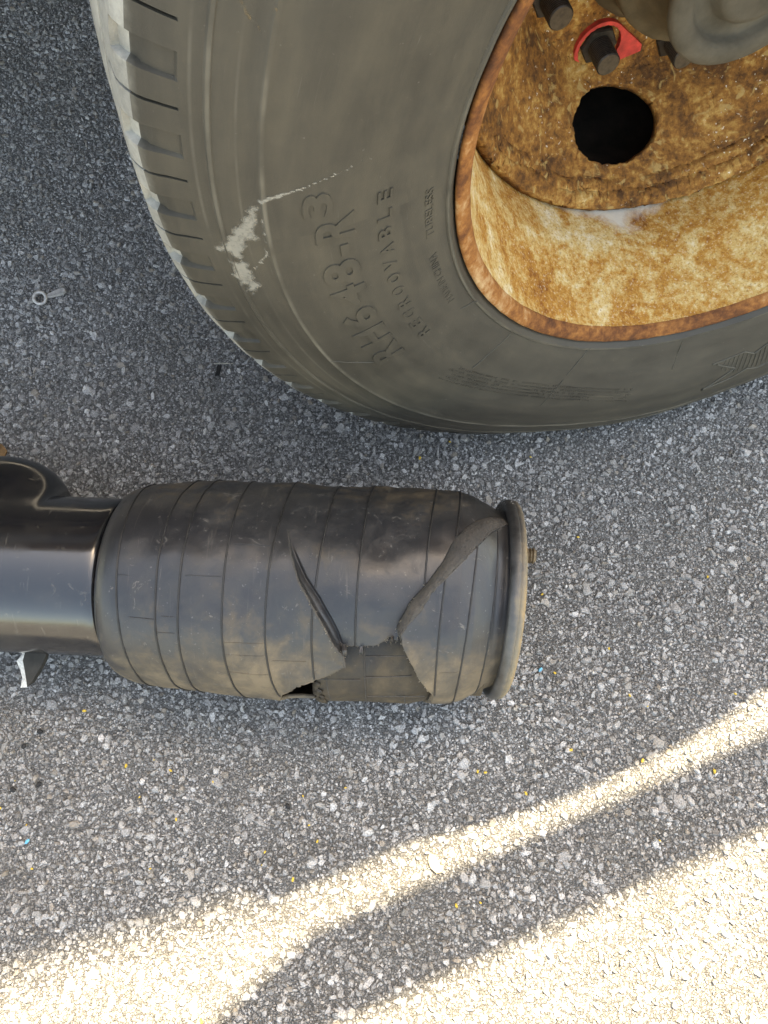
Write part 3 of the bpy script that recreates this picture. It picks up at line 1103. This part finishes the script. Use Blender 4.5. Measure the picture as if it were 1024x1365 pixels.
# the burst: bounded by the left flap, the jagged edge of the top and the right flap
bottom = met([(-.1060, 182.0), (-.098, 187), (-.070, 188), (-.064, 204), (.05, 204), (.0565, 158.8)])
LOW = rough_line(met(slitL[6:]), .002, .0006, 1)
HOLE = LOW + bottom[1:-1] + mR[::-1] + [mJ[-1]] + mJ[::-1][1:]
svals = np.concatenate([np.arange(-.2500, -.110, .0020), np.arange(-.110, .1301, .0009)])
lead = np.linspace(0, np.interp(-.25, RP[4:, 0], RL[4:]), 30)[:-1]
ph = np.concatenate([np.arange(0, 42, 1.0), np.arange(42, 206, .48), np.arange(206, 360, 1.0)])
nphi = len(ph)
cols = len(lead) + len(svals)
s_of = np.concatenate([np.interp(lead, RL, RP[:, 0]), svals])
r_of = np.concatenate([np.interp(lead, RL, RP[:, 1]), rad_at(svals)])
PH, SS = np.meshgrid(ph, s_of, indexing='ij')
_, R2 = np.meshgrid(ph, r_of, indexing='ij')
G = np.stack([SS.ravel(), PH.ravel() * ARC], 1)
Fb = grid_faces(nphi, cols, True)
wrapf = (Fb[:, 0] // cols) == nphi - 1
dead = inside(G[Fb].mean(1), HOLE) & ~wrapf
rim_v = np.intersect1d(np.unique(Fb[dead]), np.unique(Fb[~dead]))
_, near = seg_dist(G[rim_v], HOLE)
G2 = G.copy()
G2[rim_v] = near                                # the rubber ends on the torn outline itself
s_a, ph_a = G2[:, 0], G2[:, 1] / ARC
Q = np.stack([s_a, ph_a * ARC], 1)
dL, _ = seg_dist(Q, met(slitL), False)
dV, _ = seg_dist(Q, met(Vv) + met(rf)[1:], False)
dJ, _ = seg_dist(Q, met(jag), False)
dU, _ = seg_dist(Q, met(Uu), False)
dM, _ = seg_dist(Q, met(slitM), False)
central_poly = met(slitM + jag[1:] + Uu[::-1][1:] + [(.13, 20), (-.097, 20)])
right_poly = met(Vv[::-1] + [(.14, 50), (.14, 205), (.0565, 205), (.0565, 158.8)] + rf[::-1][1:])
cenm = inside(Q, central_poly) | (dJ < .0008)
rightm = inside(Q, right_poly) | ((dV < .0008) & (ph_a > 122))
zone_r = inside(Q, met(Uu + Vv[::-1])) & ~rightm & ~cenm
zone_l = inside(Q, met(slitM + slitL[:7][::-1])) & ~cenm
leftm = ~cenm & ~rightm & ~zone_r & ~zone_l
fade = np.clip((ph_a - 74) / 22, 0, 1)
dr_left = np.exp(-dL / .022) * .0050 * fade
dr_right = np.exp(-dV / .030) * .0060 * np.clip((205 - ph_a) / 30, 0, 1)
sink = np.exp(-dJ / .045) * .0035 + np.exp(-dU / .02) * .0030 + np.exp(-dM / .02) * .0020 * fade
dr_cen = -np.minimum(sink, .0060) * np.clip((ph_a - 40) / 30, 0, 1)
w_r = dU / np.maximum(dU + dV, 1e-6)
w_l = dM / np.maximum(dM + dL, 1e-6)
dr = leftm * dr_left + rightm * dr_right + cenm * dr_cen
dr += zone_r * ((1 - w_r) * dr_cen + w_r * dr_right - .0015)
dr += zone_l * ((1 - w_l) * dr_cen + w_l * dr_left - .0065 * np.clip(np.minimum(dM, dL) / .0016, 0, 1) * fade)
# slack rubber: broad dents and wrinkles
wr = np.array([ns(14 * s, 1.6 * math.cos(R_(p)) * 1.3, 1.6 * math.sin(R_(p)) * 1.3) * .0034 + ns(45 * s + 9, 5 * math.cos(R_(p)), 5 * math.sin(R_(p))) * .0011 for s, p in zip(s_a, ph_a)])
dr += wr * np.clip((s_a + .28) / .06, 0, 1) * np.clip((.125 - s_a) / .03, 0, 1)
rr = R2.ravel() + dr
Vb = sp(s_a, ph_a, rr)
Fl = Fb[~dead]
use, inv = np.unique(Fl, return_inverse=True)
bme = mesh_np('bellow', Vb[use], inv.reshape(Fl.shape))
bellow = link('bellow', bme, M['bellow'], spring)
so = bellow.modifiers.new('thickness', 'SOLIDIFY')
so.thickness = .0045
so.offset = -1
bellow['label'] = 'torn black rubber bellows with brown dust'
RG = rr.reshape(nphi, cols)


def surf(s, p, lift=0.0):
    """a point on the deformed bellow surface"""
    i = min(int(np.searchsorted(ph, p % 360)), nphi - 1)
    j = np.clip(np.searchsorted(s_of[len(lead):], s) + len(lead), len(lead), cols - 1) if s > -.25 else int(np.argmin(np.abs(s_of[:len(lead)] - s) + (r_of[:len(lead)] < .092)))
    return sp(s, p, RG[i, j] + lift)


def smooth_path(pts, n=60):
    P = np.array(pts, float)
    t = np.linspace(P[0, 1], P[-1, 1], n)
    c = np.polyfit(P[:, 1], P[:, 0], min(3, len(P) - 1))
    return [(float(np.polyval(c, a)), float(a)) for a in t]


seams = [[(-.2615, 20), (-.26, 69.4), (-.2606, 102.8), (-.2585, 116.8), (-.253, 145.6), (-.2471, 161.1), (-.245, 185)],
         [(-.2100, 10), (-.2121, 37.6), (-.2178, 79), (-.2207, 99.4), (-.2187, 120.3), (-.2159, 141), (-.2074, 168.4), (-.205, 185)],
         [(-.187, 10), (-.1883, 41.3), (-.1937, 80.1), (-.1983, 98.9), (-.1969, 116.9), (-.1928, 140.3), (-.1908, 164.2), (-.189, 185)],
         [(-.146, 5), (-.1463, 22.5), (-.1482, 66.2), (-.1547, 92.6), (-.1551, 115.9), (-.1501, 140.4), (-.1423, 174), (-.141, 190)],
         [(-.100, 5), (-.1002, 22.6), (-.1052, 68.9), (-.1092, 91.6), (-.1119, 114.9), (-.1106, 136.1), (-.1004, 170.2), (-.1, 175)],
         [(-.054, 5), (-.0543, 22.6), (-.0593, 73.7), (-.0640, 101.3), (-.0676, 122.6), (-.0638, 150)],
         [(-.0145, 5), (-.0151, 22.7), (-.0224, 72.7), (-.0239, 102.5), (-.0247, 131.5)],
         [(.0525, 5), (.0515, 22.6), (.0429, 72.8), (.0401, 102)],
         [(.0594, 97), (.0568, 128.8), (.0585, 158)],
         [(.0765, 5), (.0756, 28.4), (.0672, 81)],
         [(.0895, 80), (.0833, 128.1), (.0801, 167.6), (.080, 195)],
         [(.1110, 65), (.1090, 113.2), (.1065, 140.7), (.105, 190)]]
for sm_ in seams:
    run = []
    runs = []
    for s, p in smooth_path(sm_, 120):
        q = np.array([[s, p * ARC]])
        if inside(q, HOLE)[0] or inside(q, met(Uu + Vv[::-1]))[0] or inside(q, met(slitM + slitL[:7][::-1]))[0]:
            if len(run) > 4: runs.append(run)
            run = []
        else:
            run.append(surf(s, p, .0002))
    if len(run) > 4: runs.append(run)
    for run in runs:
        V, F = tube(run, .0010, 7)
        link('seam', mesh_np('seam', V, F), M['seam'], bellow)
# short lengthwise mould lines
for s0, s1, p in ((-.258, -.247, 101), (-.212, -.199, 120), (-.218, -.199, 128), (-.245, -.220, 122), (-.150, -.113, 131), (-.150, -.112, 138), (-.150, -.108, 150), (-.147, -.110, 84), (-.105, -.072, 141), (-.19, -.156, 100), (.085, .107, 146), (.06, .082, 143)):
    V, F = tube([surf(s, p, .0001) for s in np.linspace(s0, s1, 14)], .0004, 5)
    link('mould_line', mesh_np('mould_line', V, F), M['bellow'], bellow)


# the lower wall seen through the burst
def base_r(p):
    return np.interp(p, [104, 124, 140, 156, 170, 182, 200, 214], [SR - .034, SR - .027, SR - .0175, SR - .0075, SR - .0010, SR + .0015, SR + .0005, SR - .003])


bs = np.linspace(-.067, .112, 130)
bp = np.linspace(104, 214, 90)
BP, BS = np.meshgrid(bp, bs, indexing='ij')
tilt = -.066 + .008 * np.sin((BP - 150) / 22) + .003 * np.sin(BP * 1.1)
BSv = np.where(BS < -.0665, tilt, BS)
rb = base_r(BP) + np.array([ns(30 * s, p / 14, 4) for s, p in zip(BSv.ravel(), BP.ravel())]).reshape(BP.shape) * .0012 - np.clip((BSv - .03) / .05, 0, 1) * .012
Vv_ = sp(BSv.ravel(), BP.ravel(), rb.ravel())
lw = link('lower_wall', mesh_np('lower_wall', Vv_, grid_faces(len(bp), len(bs))), M['bellow_shade'], spring)
lm = lw.modifiers.new('thickness', 'SOLIDIFY')
lm.thickness = .003
lm.offset = -1
for pts in ([(-.0159, 128), (-.0150, 150), (-.0122, 186)], [(-.0156, 155.6), (.034, 153.0)], [(-.012, 170.5), (.05, 168)], [(-.0688, 158.3), (-.0194, 157.3)], [(-.055, 150), (-.050, 184)], [(-.0156, 143), (.026, 141.5)], [(.028, 168), (.030, 188)]):
    P = np.array(pts)
    t = np.linspace(0, len(P) - 1, 30)
    s_i = np.interp(t, np.arange(len(P)), P[:, 0])
    p_i = np.interp(t, np.arange(len(P)), P[:, 1])
    V, F = tube(sp(s_i, p_i, base_r(p_i) + .0003), .0006, 5)
    link('mould_line', mesh_np('mould_line', V, F), M['torn'], lw)

# torn lips: ribbed strips of bare rubber bridging the two torn edges
def grid_r(s, p):
    i = min(int(np.searchsorted(ph, p % 360)), nphi - 1)
    j = min(max(int(np.searchsorted(svals, s)) + len(lead), len(lead)), cols - 1)
    return RG[i, j]


def lip_strip(A, B, nt, nw, bulge, drop_a, drop_b, seed):
    """from edge A to edge B; radii picked up on the rubber just outside each edge"""
    r_ = np.random.default_rng(seed)
    A, B = np.array(A, float), np.array(B, float)
    tt = np.linspace(0, 1, nt)
    cum = lambda Q: np.concatenate([[0], np.cumsum(np.hypot(np.diff(Q[:, 0]), np.diff(Q[:, 1]) * ARC))])
    ca, cb = cum(A), cum(B)
    V = []
    for i, t in enumerate(tt):
        a = np.array([np.interp(t * ca[-1], ca, A[:, k]) for k in (0, 1)])
        b = np.array([np.interp(t * cb[-1], cb, B[:, k]) for k in (0, 1)])
        d = np.array([(b - a)[0], (b - a)[1] * ARC])
        d /= max(np.hypot(*d), 1e-6)
        out_ = np.array([d[0] * .0022, d[1] * .0022 / ARC])
        ra, rb_ = grid_r(*(a - out_)), grid_r(*(b + out_))
        a2 = a - out_ * .5 + r_.normal(0, 1, 2) * np.array([.00025, .12])
        b2 = b + out_ * .25 + r_.normal(0, 1, 2) * np.array([.0003, .15])
        for j in range(nw):
            f = j / (nw - 1)
            s, p = a2 + (b2 - a2) * f
            e = math.sin(f * math.pi / 2)
            rr_ = (ra - drop_a) * (1 - e) + (rb_ + drop_b) * e + bulge * math.sin(math.pi * f) * min(1, 8 * min(t, 1 - t)) + (.0007 * (j % 2) + .0009 * ns(i * .22, j * .9, seed)) * min(1, 2 * f)
            V.append(sp(s, p, rr_))
    o = link('torn_lip', mesh_np('torn_lip', np.array(V), grid_faces(nt, nw)), M['torn'], bellow)
    m = o.modifiers.new('thickness', 'SOLIDIFY')
    m.thickness = .0015
    return o


lip_strip(Uu, Vv, 140, 16, .0022, -.0006, .0012, 3)
# pale ragged edge of the left flap along the slit
edge = rough_line(met(slitL[:8]), .0012, .00025, 21)
path = [sp(q0, q1 / ARC, grid_r(q0 - .0016, q1 / ARC) - .0004) for q0, q1 in edge]
rr_e = np.array([.00035 + .0008 * min(1, k / 25) * (0.7 + 0.5 * rng.random()) for k in range(len(path))])
V, F = tube(path, rr_e, 6)
link('torn_lip', mesh_np('torn_lip', V, F), M['torn'], bellow)

# frayed cord ends along the tears
parts = []
for line, lift, n, Ls_ in ((met(jag), -.006, 60, .0030), (met(slitL[2:9]), .004, 36, .0022), (met(rf), .005, 22, .0022), (met(Uu[5:]), -.003, 12, .0025), ([(-.064, 160 * ARC), (-.060, 172 * ARC), (-.060, 186 * ARC)], -.001, 14, .003)):
    P = np.array(line)
    for k in range(n):
        t = rng.uniform(0, len(P) - 1)
        s = np.interp(t, np.arange(len(P)), P[:, 0]) + rng.normal(0, .0006)
        a = np.interp(t, np.arange(len(P)), P[:, 1]) + rng.normal(0, .0006)
        ang = rng.uniform(0, 6.28)
        L = Ls_ * rng.uniform(.3, 1)
        p0 = sp(s, a / ARC, rad_at(s) + lift - .001)
        p2 = sp(s + L * math.cos(ang), (a + L * math.sin(ang)) / ARC, rad_at(s) + lift + rng.uniform(-.0005, .002))
        parts.append(tube([p0, (p0 + p2) / 2 + rng.normal(0, .0003, 3), p2], [.0003, .00025, .00012], 4))
V, F = join_parts(parts)
tag(link('frayed_threads', mesh_np('frayed_threads', V, F), M['fibre'], bellow), kind='stuff')


def spring_lathe(name, prof, mat, parent, n=160, c=(0, 0), shear=.042, dz=0.0):
    a = np.linspace(0, 2 * np.pi, n, endpoint=False)
    P = np.array(prof)
    A, S_ = np.meshgrid(a, P[:, 0], indexing='ij')
    _, Rr = np.meshgrid(a, P[:, 1], indexing='ij')
    V = np.stack([S_ + shear * Rr * np.cos(A) + dz * Rr * np.sin(A), c[0] + Rr * np.cos(A), c[1] + Rr * np.sin(A)], -1).reshape(-1, 3)
    return link(name, mesh_np(name, V, grid_faces(n, len(P), True)), mat, parent)


# crimped steel bead plate
plate = spring_lathe('bead_plate', [(.122, .086), (.1225, .0955), (.1215, .1010), (.1200, .1045), (.1215, .1078), (.1255, .1096), (.1290, .1100), (.1302, .1094), (.1308, .1084), (.1316, .1090), (.1350, .1086), (.1370, .1062), (.1380, .1010), (.1375, .0900), (.1365, .060), (.136, .0002)], M['steel'], spring, dz=.03)
plate['label'] = 'rusty steel bead plate crimped round the bellows end'
# threaded stud on the plate
a = np.linspace(0, 2 * np.pi, 22, endpoint=False)
prof = []
for k in range(16):
    prof.append((.1360 + .0016 * k, .0090 if k % 2 else .0074))
prof += [(.1620, .0078), (.1632, .0062), (.1632, .0001)]
M['thread'] = mat_plain('brown_thread', (.15, .115, .075), .5, .5, .5, 200, .4, .3)
bolt = spring_lathe('mounting_stud', prof, M['thread'], spring, 22, (.040, .034), 0.03)
bolt.data.polygons.foreach_set('use_smooth', [False] * len(bolt.data.polygons))

# glossy piston with its flared foot; the foot wing is whole at the back
xs = np.concatenate([np.linspace(-.62, -.300, 90), [-.296, -.2925, -.2905, -.2900, -.2905, -.292]])
rad = np.concatenate([np.full(90, .0880), [.0878, .0872, .0855, .0825, .078, .072]])
nn = 200
V = []
for x, r in zip(xs, rad):
    for k in range(nn):
        p = 2 * math.pi * k / nn
        g = 0.0
        if x < -.372:
            t = min(1.0, (-.372 - x) / .072)
            prof_ = math.sqrt(max(0.0, 1 - (1 - t) ** 2))
            d = math.degrees((p - R_(6) + math.pi) % (2 * math.pi) - math.pi)
            g = .047 * prof_ * math.exp(-(d / 24.0) ** 2)
        V.append((x, .004 + (r + g) * math.cos(p), .002 + (r + g) * math.sin(p)))
F = grid_faces(len(xs), nn)
Fw = np.array([((i) * nn + nn - 1, (i + 1) * nn + nn - 1, (i + 1) * nn, i * nn) for i in range(len(xs) - 1)])
piston = link('piston', mesh_np('piston', np.array(V), np.concatenate([F, Fw])[:, ::-1]), M['piston'], spring)
piston['label'] = 'glossy black piston with a rounded flared foot'


# broken wing of the foot on the front side: curved shard with a pale fracture edge
def shard():
    bm = bmesh.new()
    # outline in local x, y at its own height; the left edge is the fracture
    edge = [(-.4020, -.056), (-.4045, -.070), (-.4020, -.080), (-.4035, -.088), (-.4000, -.098), (-.3975, -.106), (-.3945, -.1165)]
    arc = [(-.3890, -.1100), (-.3840, -.1020), (-.3790, -.0930), (-.3750, -.0840), (-.3720, -.070), (-.3710, -.056)]
    pts = edge + arc
    def z(x, y):
        return -.030 + (x + .40) * .25 + (y + .06) * .25
    top = [bm.verts.new((x, y, z(x, y) + .003)) for x, y in pts]
    bot = [bm.verts.new((x - ((.0085 + .0025 * math.sin(i * 2.4)) if i < len(edge) else 0), y, z(x, y) - .004)) for i, (x, y) in enumerate(pts)]
    f = bm.faces.new(top)
    f.material_index = 0
    bm.faces.new(bot[::-1]).material_index = 0
    n = len(pts)
    for i in range(n):
        q = bm.faces.new((top[i], bot[i], bot[(i + 1) % n], top[(i + 1) % n]))
        q.material_index = 1 if i < len(edge) - 1 else 0
    bmesh.ops.recalc_face_normals(bm, faces=bm.faces)
    me = bpy.data.meshes.new('broken_wing')
    bm.to_mesh(me)
    return me


M['shard'] = mat_plain('matte_shard', (.030, .028, .024), .75, .3, 0, 60, .3, .2)
bw = link('broken_wing', shard(), [M['shard'], M['fracture']], piston)
bw['label'] = 'snapped off dark foot wing with a pale fracture edge'

# ------------------------------------------------------------------ small debris
def chip_mesh(name, n, r, h, mat, el=1.0, seed=0):
    r_ = random.Random(seed)
    V, F = [], []
    for ring_, (k, z) in enumerate(((1.0, 0.0), (.93, h * .7), (.6, h))):
        for i in range(n):
            a = 2 * math.pi * i / n + r_.uniform(-.2, .2) * .6
            q = r * k * r_.uniform(.78, 1.15)
            V.append((q * math.cos(a), q * math.sin(a) * el, z + r_.uniform(0, .15) * h))
    for k in range(2):
        for i in range(n):
            F.append((k * n + i, k * n + (i + 1) % n, (k + 1) * n + (i + 1) % n, (k + 1) * n + i))
    F.append(tuple(2 * n + i for i in range(n)))
    F.append(tuple(range(n))[::-1])
    me = bpy.data.meshes.new(name)
    me.from_pydata(V, [], F)
    me.materials.append(mat)
    return me


yel = [(.201, .418), (.255, .302), (.202, .225), (.28, .156), (.21, .126), (.299, .099), (.319, .086), (.417, .248), (.428, .101), (-.362, .081), (-.272, .025), (-.251, .013), (-.304, .018), (-.284, -.016), (-.2, -.0), (-.239, -.04), (-.443, -.028), (-.41, -.046), (-.263, -.091), (-.396, -.091), (-.135, -.074), (-.102, -.102), (.221, .036), (.11, .012), (.119, .011), (-.076, -.063), (.305, .024), (.388, .012), (.107, -.125), (.251, -.121), (-.193, -.236), (-.137, -.087), (.314, -.062), (.08, -.128), (-.086, -.046), (.165, -.012), (-.094, -.015), (.049, .416), (.091, .441), (-.432, .002), (-.045, -.006)]
ym = [chip_mesh('yellow_fleck', 7, .0026, .0016, M['yellow'], .6, k) for k in range(5)]
for k, (x, y) in enumerate(yel):
    o = bpy.data.objects.new('yellow_fleck', ym[k % 5])
    COL.objects.link(o)
    o.location = (x, y, .0014)
    s = random.uniform(.5, 1.15)
    o.scale = (s, s, s)
    o.rotation_euler = (random.uniform(-.2, .2), random.uniform(-.2, .2), random.uniform(0, 6.28))
    tag(o, 'tiny yellow fleck lying among the asphalt stones', 'fleck', 'yellow flecks on the asphalt')
for (x, y), lb in (((-.4062, -.0629), 'tiny bright blue chip on open asphalt away from the air spring'), ((.1927, .1301), 'tiny blue chip on the asphalt beside the steel bead plate')):
    o = link('blue_chip', chip_mesh('blue_chip', 7, .0034, .0016, M['blue'], .55, 3))
    o.location = (x, y, .0015)
    o.rotation_euler = (0, 0, 1.0)
    tag(o, lb, 'chip')
for k, (x, y) in enumerate([(-.412, .057), (-.428, .04), (-.432, -.008), (-.403, -.002), (-.111, -.026)]):
    o = link('black_crumb', chip_mesh('black_crumb', 8, .0040, .0018, M['black'], .7, 20 + k))
    o.location = (x, y, .0014)
    o.rotation_euler = (0, 0, k * 1.3)
    tag(o, 'small black rubber crumb lying on the asphalt', 'crumb', 'black crumbs on the asphalt')
o = link('tan_stone', chip_mesh('tan_stone', 9, .0115, .0045, M['tan'], .52, 31))
o.location = (.0562, -.085, 0)
o.rotation_euler = (0, 0, -1.0)
tag(o, 'pale tan pebble in the narrow sunlit strip of asphalt', 'pebble')


def strip_mesh(name, pts, w, t, mat):
    V, F = [], []
    for i, (x, y) in enumerate(pts):
        ww = w * (1 + .12 * math.sin(i * 2.1))
        V += [(x - ww / 2, y, 0), (x + ww / 2, y, 0), (x + ww / 2, y, t), (x - ww / 2, y, t)]
    for i in range(len(pts) - 1):
        a, b = i * 4, i * 4 + 4
        for k in range(4):
            F.append((a + k, a + (k + 1) % 4, b + (k + 1) % 4, b + k))
    F += [(3, 2, 1, 0), tuple(len(V) - 4 + k for k in range(4))]
    me = bpy.data.meshes.new(name)
    me.from_pydata(V, [], F)
    me.materials.append(mat)
    return me


o = link('rubber_scrap', strip_mesh('rubber_scrap', [(.0008, .0085), (0, .004), (0, -.001), (-.0006, -.006), (-.0012, -.0085)], .0054, .0022, M['black']))
o.location = (-.2377, .554, .0016)
tag(o, 'small black rectangular rubber scrap on the asphalt beside the tyre', 'scrap')
o = link('straw', strip_mesh('straw', [(0, -.014), (.0003, 0), (0, .014)], .0011, .001, M['straw']))
o.location = (-.2315, .5652, .0022)
o.rotation_euler = (0, 0, math.pi / 2)
tag(o, 'thin pale straw on the asphalt above the black rubber scrap', 'straw')

# bent metal clip: a ring with two flattened tails
clip = empty('metal_clip', (-.5084, .6767, .0030), R_(24))
tag(clip, 'small dull metal clip with a ring and flat tail on asphalt', 'clip')
aa = np.linspace(0, 2 * math.pi, 33)
V, F = tube(np.stack([.0085 * np.cos(aa) - .004, .0085 * np.sin(aa), .0045 + .003 * np.sin(aa)], -1), .0024, 8)
link('ring', mesh_np('ring', V, F), M['zinc'], clip)


def paddle(x0, x1, w0, w1):
    V, F = [], []
    n = 8
    for i in range(n):
        t = i / (n - 1)
        x = x0 + (x1 - x0) * t
        w = (w0 + (w1 - w0) * math.sin(min(1, t * 1.25) * math.pi / 2)) * (1 if t < .9 else .55)
        V += [(x, -w / 2, .0015), (x, w / 2, .0015), (x, w / 2 * .8, .0048), (x, -w / 2 * .8, .0048)]
    for i in range(n - 1):
        a, b = i * 4, i * 4 + 4
        for k in range(4):
            F.append((a + k, a + (k + 1) % 4, b + (k + 1) % 4, b + k))
    F += [(3, 2, 1, 0), tuple(len(V) - 4 + k for k in range(4))]
    me = bpy.data.meshes.new('tail')
    me.from_pydata(V, [], F)
    return me


link('tail', paddle(.0065, .034, .005, .012), M['zinc'], clip)
link('tail', paddle(-.010, -.023, .004, .003), M['zinc'], clip)

o = link('bark_chip', chip_mesh('bark_chip', 8, .019, .008, M['bark'], .8, 44))
o.location = (-.536, .425, .001)
tag(o, 'brown wood chip on the asphalt beside the black piston foot', 'wood chip')
